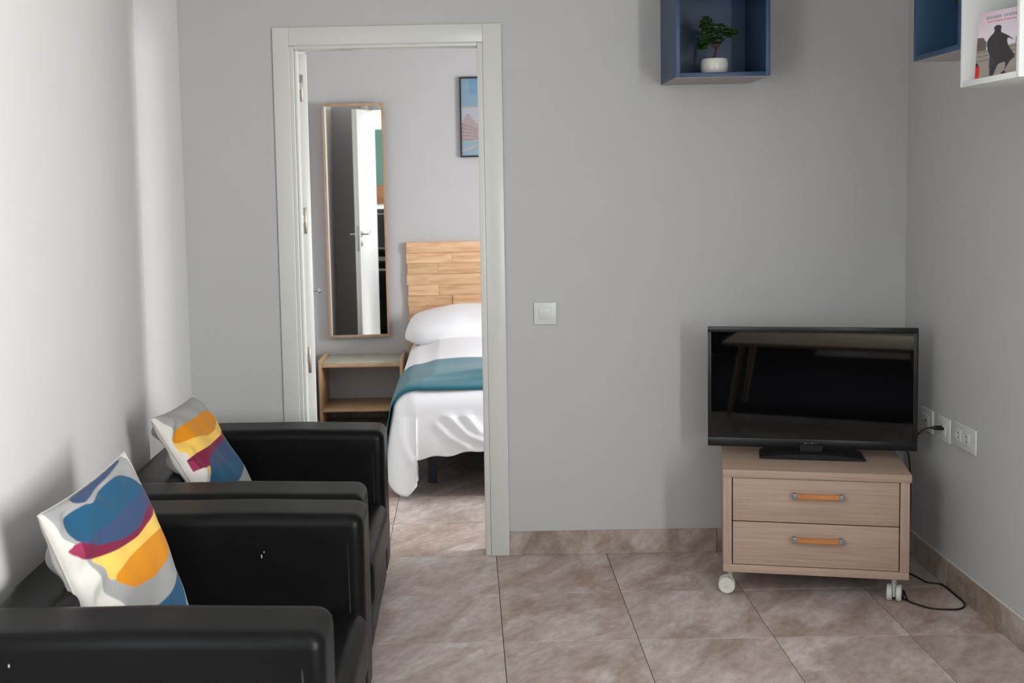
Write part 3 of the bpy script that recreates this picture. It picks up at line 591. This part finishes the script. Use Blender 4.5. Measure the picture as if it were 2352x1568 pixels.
# ---------------------------------------------------------------- printed cushions
C_GREY = lin(153, 151, 150); C_WHITE = lin(206, 200, 194)
PAL = {'foldback': lin(52, 72, 106), 'yellow': lin(232, 188, 92), 'yellow2': lin(226, 170, 72), 'magenta': lin(118, 32, 62), 'pink': lin(146, 50, 82), 'slate': lin(56, 72, 106), 'blue': lin(34, 80, 110), 'blue2': lin(34, 80, 110), 'orange': lin(206, 132, 26)}
NEAR = [
  ('foldback', [(0.25, 0.975), (0.32, 1.0), (0.80, 1.005), (0.86, 0.990), (0.60, 0.975), (0.36, 0.950), (0.30, 0.945)]),
  ('yellow', [(0.922, 0.803), (0.95, 0.712), (0.946, 0.537), (0.686, 0.455), (0.242, 0.521), (0.19, 0.608), (0.14, 0.679), (0.314, 0.646), (0.489, 0.629), (0.634, 0.633), (0.82, 0.657), (0.925, 0.702)]),
  ('magenta', [(0.86, 0.819), (0.922, 0.803), (0.957, 0.736), (0.921, 0.69), (0.82, 0.657), (0.634, 0.633), (0.489, 0.629), (0.314, 0.646), (0.141, 0.682), (0.053, 0.721), (0.024, 0.77), (0.043, 0.785), (0.087, 0.788), (0.311, 0.73), (0.551, 0.697), (0.76, 0.737)]),
  ('pink', [(0.024, 0.77), (0.043, 0.785), (0.087, 0.788), (0.084, 0.757), (0.089, 0.706), (0.053, 0.721)]),
  ('slate', [(0.14, 0.92), (0.212, 0.934), (0.292, 0.933), (0.337, 0.92), (0.412, 0.932), (0.5, 0.943), (0.591, 0.954), (0.674, 0.955), (0.772, 0.929), (0.83, 0.89), (0.866, 0.833), (0.884, 0.788), (0.877, 0.752), (0.836, 0.721), (0.756, 0.7), (0.669, 0.67), (0.561, 0.662), (0.465, 0.663), (0.35, 0.685), (0.224, 0.719), (0.152, 0.75), (0.096, 0.784), (0.084, 0.826), (0.098, 0.878)]),
  ('blue', [(0.14, 0.92), (0.212, 0.934), (0.292, 0.933), (0.337, 0.92), (0.412, 0.932), (0.5, 0.943), (0.591, 0.954), (0.674, 0.955), (0.772, 0.929), (0.83, 0.89), (0.866, 0.833), (0.861, 0.812), (0.631, 0.784), (0.462, 0.78), (0.277, 0.779), (0.159, 0.773), (0.092, 0.794), (0.084, 0.826), (0.098, 0.878)]),
  ('orange', [(0.936, 0.551), (0.844, 0.57), (0.755, 0.573), (0.579, 0.574), (0.431, 0.567), (0.313, 0.556), (0.244, 0.538), (0.239, 0.505), (0.285, 0.467), (0.346, 0.43), (0.43, 0.415), (0.6, 0.397), (0.769, 0.414), (0.891, 0.442), (0.935, 0.47), (0.944, 0.519)]),
  ('blue2', [(0.899, 0.295), (0.794, 0.054), (0.364, 0.255), (0.557, 0.259), (0.735, 0.268)]),
]
FAR = [
  ('yellow', [(0.825, 0.843), (0.928, 0.745), (0.957, 0.684), (0.821, 0.664), (0.628, 0.653), (0.444, 0.642), (0.286, 0.643), (0.14, 0.647), (0.047, 0.644), (0.042, 0.69), (-0.014, 0.723), (-0.015, 0.763), (0.053, 0.818), (0.272, 0.851)]),
  ('orange', [(0.716, 0.873), (0.825, 0.843), (0.878, 0.8), (0.862, 0.765), (0.782, 0.732), (0.638, 0.71), (0.496, 0.704), (0.399, 0.72), (0.273, 0.736), (0.136, 0.759), (0.049, 0.791), (0.065, 0.825), (0.161, 0.855), (0.298, 0.866), (0.472, 0.861), (0.601, 0.872)]),
  ('magenta', [(0.934, 0.672), (0.937, 0.611), (0.748, 0.61), (0.566, 0.603), (0.406, 0.589), (0.303, 0.577), (0.247, 0.56), (0.191, 0.518), (0.091, 0.538), (-0.015, 0.562), (-0.051, 0.598), (-0.036, 0.624), (0.047, 0.644), (0.14, 0.647), (0.286, 0.643), (0.444, 0.642), (0.628, 0.653), (0.789, 0.666)]),
  ('pink', [(-0.036, 0.624), (0.011, 0.633), (0.054, 0.607), (0.056, 0.552), (-0.015, 0.562), (-0.051, 0.598)]),
  ('yellow2', [(0.133, 0.528), (0.186, 0.519), (0.15, 0.447), (0.139, 0.49)]),
  ('blue', [(0.937, 0.611), (0.988, 0.533), (0.997, 0.42), (0.928, 0.392), (0.76, 0.352), (0.609, 0.332), (0.362, 0.314), (0.148, 0.372), (0.157, 0.45), (0.169, 0.498), (0.183, 0.53), (0.226, 0.565), (0.334, 0.585), (0.474, 0.599), (0.625, 0.616), (0.771, 0.621)]),
  ('slate', [(0.937, 0.611), (0.952, 0.569), (0.831, 0.536), (0.632, 0.508), (0.388, 0.478), (0.244, 0.504), (0.193, 0.527), (0.226, 0.565), (0.334, 0.585), (0.474, 0.599), (0.625, 0.616), (0.771, 0.621)]),
]

def scatter_cushion(label, TL, TR, BR, BL, shapes, thick, margin, seed, um=(1.0, 0.0)):
    TL, TR, BR, BL = [Vector(p) for p in (TL, TR, BR, BL)]
    base = Vector(((BL.x+BR.x)/2, (BL.y+BR.y)/2, min(BL.z, BR.z)))
    nrm = (TR-TL).cross(TL-BL).normalized()
    N = 230; bm = bmesh.new(); T = thing('scatter_cushion', label, 'cushion', base, 0, 'patterned cushions on the black armchairs')
    def surf(u, v, side):
        a, b = 2*u-1, 2*v-1
        # edges draw in between the pulled-out corners
        uu = u+0.022*a*(1-b*b)*-1.0*abs(a)**3; vv = v+0.024*b*(1-a*a)*-1.0*abs(b)**3
        P = TL*(1-uu)*vv+TR*uu*vv+BR*uu*(1-vv)+BL*(1-uu)*(1-vv)
        e = max(0.0, (1-abs(a)**2.6))*max(0.0, (1-abs(b)**2.6)); t = thick*e**0.46
        w = noise.noise(Vector((u*5+seed, v*5, side*3)))*0.010*min(1, e*4)
        # slack folds along the near (left) edge and the top
        f = math.exp(-((u-0.10)/0.10)**2); w += f*(0.010*math.sin(v*17+seed+2*u)+0.008*math.sin(v*31+3*seed-9*u)+0.014*noise.noise(Vector((u*9, v*7, seed+side))))*min(1, e*6)
        g = math.exp(-((v-0.93)/0.05)**2); w += g*0.006*math.sin(u*19+seed)*min(1, e*6)
        return P+nrm*(side*(t+w))-base
    for side in (1, -1):
        V = [[None]*(N+1) for _ in range(N+1)]
        for i in range(N+1):
            for j in range(N+1): V[i][j] = bm.verts.new(surf(i/N, j/N, side))
        for i in range(N):
            for j in range(N): bm.faces.new((V[i][j], V[i+1][j], V[i+1][j+1], V[i][j+1]) if side > 0 else (V[i][j], V[i][j+1], V[i+1][j+1], V[i+1][j]))
    g_ = np.arange(N+1)/N; U, Vv = np.meshgrid(g_, g_, indexing='ij'); U = U.ravel(); Vv = Vv.ravel()
    def pattern(U, Vv, mg):
        c = np.tile(arr(C_GREY), (len(U), 1))
        # the white cotton border showing at the near edge and the top corner
        wob = mg*np.interp(Vv, [0, 0.3, 0.5, 0.72, 0.84, 1.0], [6.4, 5.6, 3.6, 2.3, 1.0, 0.6])
        c[U < wob] = arr(C_WHITE)
        for nme, poly in shapes:
            m_ = inpoly((U-um[1])/um[0], Vv, cr(poly, 5)); c[m_] = arr(PAL[nme])
        c[U < 0.02] = arr(C_WHITE); c[U > 0.985] = arr(C_WHITE)
        c[((1-U)*1.3+(1-Vv)) < 0.10] = arr(C_WHITE); c[(U > 0.945) & (Vv > 0.80)] = arr(C_WHITE)
        return c
    def smooth_pattern(U, Vv, mg):
        s_ = [k/(4*N) for k in (-1.5, -0.5, 0.5, 1.5)]
        return sum(pattern(U+a, Vv+b_, mg) for a in s_ for b_ in s_)/16
    c = np.vstack([smooth_pattern(U, Vv, margin), smooth_pattern(1-U, 1-Vv, 0.01)])
    me = bpy.data.meshes.new('cover'); bm.to_mesh(me); bm.free(); paint(me, c)
    b2 = bmesh.new(); b2.from_mesh(me); bmesh.ops.remove_doubles(b2, verts=b2.verts, dist=0.0004); b2.to_mesh(me); b2.free()
    me.shade_smooth(); me.materials.append(M['cushion']); o = bpy.data.objects.new('cover', me); COL.objects.link(o); o.parent = T
    bm = bmesh.new(); ring = [surf(k/30, 0, 1) for k in range(30)]+[surf(1, k/30, 1) for k in range(30)]+[surf(1-k/30, 1, 1) for k in range(30)]+[surf(0, 1-k/30, 1) for k in range(31)]
    tube(bm, ring, 0.0022, 6); obj('seam', bm, M['seam'], T)
    return T
scatter_cushion('cushion with a large blue blob on the foreground armchair', (-1.088, -2.06, 0.788), (-1.017, -1.62, 0.831), (-0.855, -1.62, 0.370), (-0.926, -2.06, 0.345), NEAR, 0.062, 0.042, 1.3)
scatter_cushion('cushion with an orange blob on top, on the far armchair', (-1.117, -1.0, 0.793), (-1.078, -0.58, 0.790), (-0.84, -0.58, 0.370), (-0.879, -1.0, 0.370), FAR, 0.060, 0.070, 4.1)

# ---------------------------------------------------------------- bedroom: bed
T = thing('bed', 'single bed on dark legs seen through the doorway', 'bed', (-0.02, 1.84, 0))
bx('bed_base', M['bedbase'], T, -0.44, 0.44, -0.90, 0.93, 0.265, 0.33, 0.008)
bx('mattress', M['mattress'], T, -0.405, 0.415, -0.915, 0.945, 0.331, 0.490, 0.075, 5)
for lx, ly in ((-0.275, -0.665), (0.275, -0.665), (-0.275, 0.75), (0.275, 0.75)):
    bm = bmesh.new(); cyl(bm, (lx, ly, 0), (lx, ly, 0.268), 0.024, n=20, bev=0.002); obj('leg', bm, M['bedleg'], T)
RIDGE = [([(-0.285, 0.499), (-0.242, 0.447), (-0.198, 0.401), (-0.11, 0.314), (-0.032, 0.284), (0.2, 0.26)], 0.015, 0.013), ([(-0.179, 0.497), (-0.119, 0.41), (-0.053, 0.33), (0.05, 0.30)], 0.013, 0.013),
         ([(-0.255, 0.362), (-0.194, 0.304), (-0.111, 0.257)], 0.012, 0.012), ([(-0.416, 0.444), (-0.426, 0.354), (-0.414, 0.268), (-0.388, 0.199)], 0.014, 0.013), ([(0.05, 0.50), (0.12, 0.40), (0.2, 0.3)], 0.013, 0.015)]
def ridge(x, z):
    h = 0
    for pts, amp, sg in RIDGE:
        best = 9
        for (ax, az), (bx_, bz) in zip(pts[:-1], pts[1:]):
            dx, dz = bx_-ax, bz-az; t = max(0, min(1, ((x-ax)*dx+(z-az)*dz)/(dx*dx+dz*dz))); best = min(best, math.hypot(x-ax-t*dx, z-az-t*dz))
        h += amp*math.exp(-(best/(sg*1.5))**2)
    return h
XL, XR, YF, YH, ZT, RR = -0.478, 0.452, 0.868, 2.80, 0.530, 0.120
def topz(x, y): return 0.022*(1-((x+0.013)/0.345)**2 if abs(x+0.013) < 0.345 else 0)+0.010*math.sin(y*3.0)+0.018*noise.noise(Vector((x*3.5, y*2.2, 1)))+0.012+0.010*math.sin((y-0.9)*1.2)
def side_hem(y): return 0.12+0.02*math.sin(y*5)
def foot_hem(x):
    return 0.240-0.040*min(1, (x+0.03)/-0.32)+0.006*math.sin(x*40) if x < -0.03 else 0.24+0.006*math.sin(x*30)
def skirt(ip, n, hem, top, flare=0.030, rows=26, off=0.0, ridges=False, extra=0.0):
    """column of points: from the flat top over the shoulder down to the hem"""
    out = [Vector((ip[0], ip[1], top+off))]
    for k in range(1, 7):
        a = math.pi/2*k/6; out.append(Vector((ip[0]+n[0]*(RR+off)*math.sin(a), ip[1]+n[1]*(RR+off)*math.sin(a), top-RR+(RR+off)*math.cos(a))))
    z0 = top-RR
    for k in range(1, rows+1):
        t = k/rows; z = z0+(hem-z0)*t; d = RR+off+flare*math.sin(t*math.pi/2)+extra*min(1, t*3)
        p = Vector((ip[0]+n[0]*d, ip[1]+n[1]*d, z)); w = noise.noise(Vector((p.x*7, p.y*7, p.z*3)))*0.014*min(1, t*4)
        if ridges: w += ridge(p.x, p.z)*1.0
        p.x += n[0]*w; p.y += n[1]*w; out.append(p)
    return out
bm = bmesh.new(); cols = []
ys = [YH-(YH-YF-RR)*i/60 for i in range(61)]
for y in ys: cols.append(skirt((XL+RR, y), (-1, 0), side_hem(y), ZT, flare=0.030 if y < 2.25 else 0.030-0.024*min(1, (y-2.25)/0.15)))
for k in range(1, 17):
    a = math.pi/2*k/16; hem = 0.15-0.13*math.sin(min(1.2, a)/1.2*math.pi/2)**1.2+(0.05*(a-1.3)/0.27 if a > 1.3 else 0); cols.append(skirt((XL+RR, YF+RR), (-math.cos(a), -math.sin(a)), hem, ZT, ridges=True, extra=0.016*math.sin(a)))
xs = [-0.3572, -0.352]+[-0.345+0.012*i for i in range(62)]
xs = [x for x in xs if x < XR-RR]+[XR-RR]
for x in xs: cols.append(skirt((x, YF+RR), (0, -1), foot_hem(x), ZT, ridges=True, extra=0.012 if x < -0.356 else 0.0))
for k in range(1, 10):
    a = math.pi/2*k/10; cols.append(skirt((XR-RR, YF+RR), (math.sin(a), -math.cos(a)), 0.13, ZT))
for y in ys[::-1]: cols.append(skirt((XR-RR, y), (1, 0), side_hem(y), ZT))
grid_mesh(bm, cols)
nxg = 50; nyg = 60; tg = []
for i in range(nxg+1):
    row = []
    for j in range(nyg+1):
        x = XL+RR+(XR-XL-2*RR)*i/nxg; y = YF+RR+(YH-YF-RR)*j/nyg; ed = min(i/6.0, (nxg-i)/6.0, j/5.1)
        row.append((x, y, ZT+min(1, ed)*topz(x, y)))
    tg.append(row)
grid_mesh(bm, tg); bmesh.ops.remove_doubles(bm, verts=bm.verts, dist=0.0008)
dv = obj('duvet', bm, M['linen'], None, smooth=70)
sm = dv.modifiers.new('thick', 'SOLIDIFY'); sm.thickness = 0.012; sm.offset = -1
tag(dv, 'white duvet hanging in folds over the foot of the bed', 'duvet')
# teal throw folded across the bed
bm = bmesh.new(); rows_ = []
for j in range(29):
    y = 0.925+(1.610-0.925)*j/28; row = []
    L = skirt((XL+RR, y), (-1, 0), 0.14, ZT, off=0.009, rows=22, flare=0.034)[::-1]
    Rr = skirt((XR-RR, y), (1, 0), 0.30, ZT, off=0.009, rows=14)
    mid = []
    for i in range(1, 40):
        x = XL+RR+(XR-XL-2*RR)*i/40; ed = min(1, min(i, 40-i)/5.0, max(0, (y-(YF+RR))/0.155))
        zz = ZT+ed*topz(x, y)+0.010
        zz += 0.004*math.exp(-((y-1.05-0.03*math.sin(x*5))/0.03)**2)
        if y < YF+RR: zz -= RR-math.sqrt(max(0, RR**2-(YF+RR-y)**2))
        mid.append(Vector((x, y+0.010*math.sin(x*6), zz)))
    row = L+mid+Rr
    for p in row[:len(L)]: p.y += 0.004*math.sin(p.z*30)
    if y < YF+RR:
        for p in L+Rr: p.z -= (RR-math.sqrt(max(0, RR**2-(YF+RR-y)**2)))*max(0, min(1, (p.z-0.3)/0.2))
    rows_.append(row)
grid_mesh(bm, rows_); th = obj('bed_throw', bm, M['teal'], None, smooth=70)
sm = th.modifiers.new('thick', 'SOLIDIFY'); sm.thickness = 0.004; sm.offset = 1
tag(th, 'teal throw laid across the white duvet', 'throw')
# bed pillow
bm = bmesh.new(); n1, n2 = 48, 24; rows_ = []
for i in range(n1+1):
    row = []
    for j in range(n2):
        th_ = 2*math.pi*j/n2; a = -math.pi/2+math.pi*i/n1
        def sp(c, e): return math.copysign(abs(c)**e, c)
        x = 0.462*sp(math.sin(a), 0.6); r = sp(math.cos(a), 0.55)**(1 if math.cos(a) > 0 else 1); y = 0.215*r*sp(math.cos(th_), 0.6); z = 0.096*r*sp(math.sin(th_), 0.8)-(0.035*(abs(x)/0.462)**4)
        z = max(z, -0.058); x *= 1+0.05*max(0, -z)/0.058; p = Vector((x, y, z)); w = noise.noise(Vector((x*6, y*9, z*5)))*0.014; p += Vector((0, w*0.6, w)); row.append(p)
    rows_.append(row+[row[0]])
grid_mesh(bm, rows_); bmesh.ops.remove_doubles(bm, verts=bm.verts, dist=0.0005)
T = thing('bed_pillow', 'plump white pillow lying against the wooden headboard', 'pillow', (-0.012, 2.600, 0.628)); o = obj('pillowcase', bm, M['linen'], T, smooth=80); T.rotation_euler = (math.radians(14), 0, 0)
# headboard of staggered planks
T = thing('headboard', 'pine plank headboard with staggered boards on the bedroom wall', 'headboard', (0, 2.859, 0))
rnd = random.Random(4); zc_ = 1.142; joints = [[], [-0.195], [-0.285], [], [-0.283], [-0.193], [], [-0.05], [-0.28], [], [-0.2], []]
lefts = [-0.488, -0.491, -0.484, -0.489, -0.481, -0.485, -0.480, -0.486, -0.482, -0.488, -0.484, -0.486]
for k in range(12):
    zt_ = zc_-0.0695*k; e = [lefts[k]]+joints[k]+[0.44+rnd.uniform(-0.01, 0.01)]
    if not joints[k]: e.insert(1, rnd.uniform(0.05, 0.3))
    for a, b in zip(e[:-1], e[1:]):
        d = rnd.choice((0.024, 0.027, 0.030, 0.034)); bx('plank', M['pine'], T, a+0.0004, b-0.0004, -d, 0, zt_-0.0690, zt_-0.0003, 0.0012, 1, smooth=0)
# bedside shelf unit
T = thing('bedside_shelf', 'low light wood bedside shelf unit left of the bed', 'bedside table', (-0.769, 2.655, 0))
for x0 in (-0.262, 0.242): bx('side_panel', M['pinev'], T, x0, x0+0.020, -0.185, 0.19, 0, 0.436, 0.0015)
bx('top_shelf', M['pinelight'], T, -0.242, 0.242, -0.180, 0.19, 0.392, 0.412, 0.001); bx('glass_top', M['greenish'], T, -0.241, 0.241, -0.162, 0.189, 0.4122, 0.4175, 0.0006)
bx('lower_shelf', M['pinelight'], T, -0.242, 0.242, -0.180, 0.19, 0.112, 0.130, 0.001)
# mirror
T = thing('wall_mirror', 'tall narrow wall mirror in a thin light wood frame', 'mirror', (-0.802, 2.838, 0.530)); T.rotation_euler = (0.018, -0.004, 0.027)
w, h, f = 0.198, 1.505, 0.0175
bm = bmesh.new(); box(bm, -w, -w+f, -0.018, 0.004, 0, h, 0.002); box(bm, w-f, w, -0.018, 0.004, 0, h, 0.002); box(bm, -w+f, w-f, -0.018, 0.004, 0, f, 0.002); box(bm, -w+f, w-f, -0.018, 0.004, h-f, h, 0.002)
obj('frame', bm, M['mirrorframe'], T); bx('mirror_glass', M['mirror'], T, -w+f-0.001, w-f+0.001, -0.010, -0.004, f-0.001, h-f+0.001, 0, smooth=0)
# framed picture
T = thing('wall_picture', 'black framed blue picture high on the bedroom wall, mostly hidden by the casing', 'picture', (0.125, 2.859, 1.680))
w, h, f = 0.25, 0.510, 0.010
bm = bmesh.new(); box(bm, -w, -w+f, -0.022, 0, 0, h, 0.001); box(bm, w-f, w, -0.022, 0, 0, h, 0.001); box(bm, -w+f, w-f, -0.022, 0, 0, f, 0.001); box(bm, -w+f, w-f, -0.022, 0, h-f, h, 0.001); obj('frame', bm, M['blackframe'], T)
nx, nz = 90, 110; bm = bmesh.new(); grid_mesh(bm, [[(-w+f+(2*w-2*f)*i/nx, -0.012, f+(h-2*f)*j/nz) for j in range(nz+1)] for i in range(nx+1)])
co = np.array([v.co[:] for v in bm.verts]); u = (co[:, 0]+w-f)/(2*w-2*f); v = (co[:, 2]-f)/(h-2*f)
c = np.tile(arr(lin(172, 174, 184)), (len(u), 1)); m_ = v > 0.62; c[m_] = arr(lin(128, 154, 172)); m_ = (v > 0.80) & (u > 0.1); c[m_] = arr(lin(112, 146, 172))
m_ = v < 0.2; c[m_] = arr(lin(140, 162, 174)); c[np.abs(v-0.635) < 0.009] = arr(lin(160, 156, 148))
pp_([(0.0, 0.20), (0.3, 0.22), (0.42, 0.26), (0.2, 0.42), (0.08, 0.55), (0.0, 0.38)], lin(166, 150, 154), 1)
for k in range(5): pp_([(0.0, 0.40-0.05*k), (0.32, 0.30-0.02*k), (0.32, 0.31-0.02*k), (0.0, 0.42-0.05*k)], lin(150, 130, 132))
pp_([(0, 0.06), (0.3, 0.14), (0.3, 0.155), (0, 0.075)], lin(190, 168, 146)); pp_([(0.1, 0.05), (0.35, 0.22), (0.37, 0.22), (0.13, 0.05)], lin(150, 150, 160))
o = obj('print', bm, M['canvasprint'], T, smooth=0, recalc=False); paint(o.data, c)

# ---------------------------------------------------------------- behind the camera: seen only in the television and the mirror
T = thing('coffee_table', 'pale wooden coffee table reflected in the television screen', 'table', (0.90, -3.43, 0.012))
bm = bmesh.new(); box(bm, -0.62, 0.62, -0.30, 0.30, 0.455, 0.478, 0.006, 3); obj('tabletop', bm, M['tablewood'], T)
for sx in (-1, 1):
    for sy in (-1, 1):
        bm = bmesh.new(); cyl(bm, (sx*0.58, sy*0.27, 0), (sx*0.50, sy*0.22, 0.456), 0.013, 0.022, n=16); obj('leg', bm, M['tablewood'], T)
rg = bx('added_rug', M['rug'], None, -0.30, 1.60, -5.90, -3.36, 0.0, 0.012, 0.004); tag(rg, 'dark rug added under the coffee table to blacken the television reflection', 'rug')  # added dark sheet, so the screen reflects black below the table
T = thing('kitchen_unit', 'black kitchen base unit glimpsed in the tall mirror', 'kitchen unit', (-0.35, -6.04, 0))
bx('carcass', M['black'], T, -0.85, 0.85, -0.30, 0.28, 0.08, 0.86, 0.002); bx('plinth', M['blackmatt'], T, -0.83, 0.83, -0.29, 0.22, 0, 0.079, 0.001)
for k in range(3):
    d = bx('door', M['black'], T, -0.845+0.565*k, -0.285+0.565*k, 0.281, 0.300, 0.085, 0.855, 0.002); bm = bmesh.new(); cyl(bm, (-0.80+0.565*k, 0.325, 0.79), (-0.33+0.565*k, 0.325, 0.79), 0.006, n=10)
    for q in (-0.76, -0.37): cyl(bm, (q+0.565*k, 0.299, 0.79), (q+0.565*k, 0.325, 0.79), 0.004, n=8)
    obj('handle', bm, M['metal'], d)
wt = bx('kitchen_worktop', M['whitebox'], None, -1.21, 0.51, -6.345, -5.715, 0.861, 0.895, 0.003); tag(wt, 'white worktop on the black kitchen unit', 'worktop')
pn = bx('trim_1', M['splash'], None, -1.21, 1.2, -6.349, -6.335, 0.896, 1.16, 0.001); pn['kind'] = 'structure'
pn = bx('trim_2', M['teal_paint'], None, -1.21, 1.2, -6.349, -6.340, 1.161, 1.95, 0.001); pn['kind'] = 'structure'
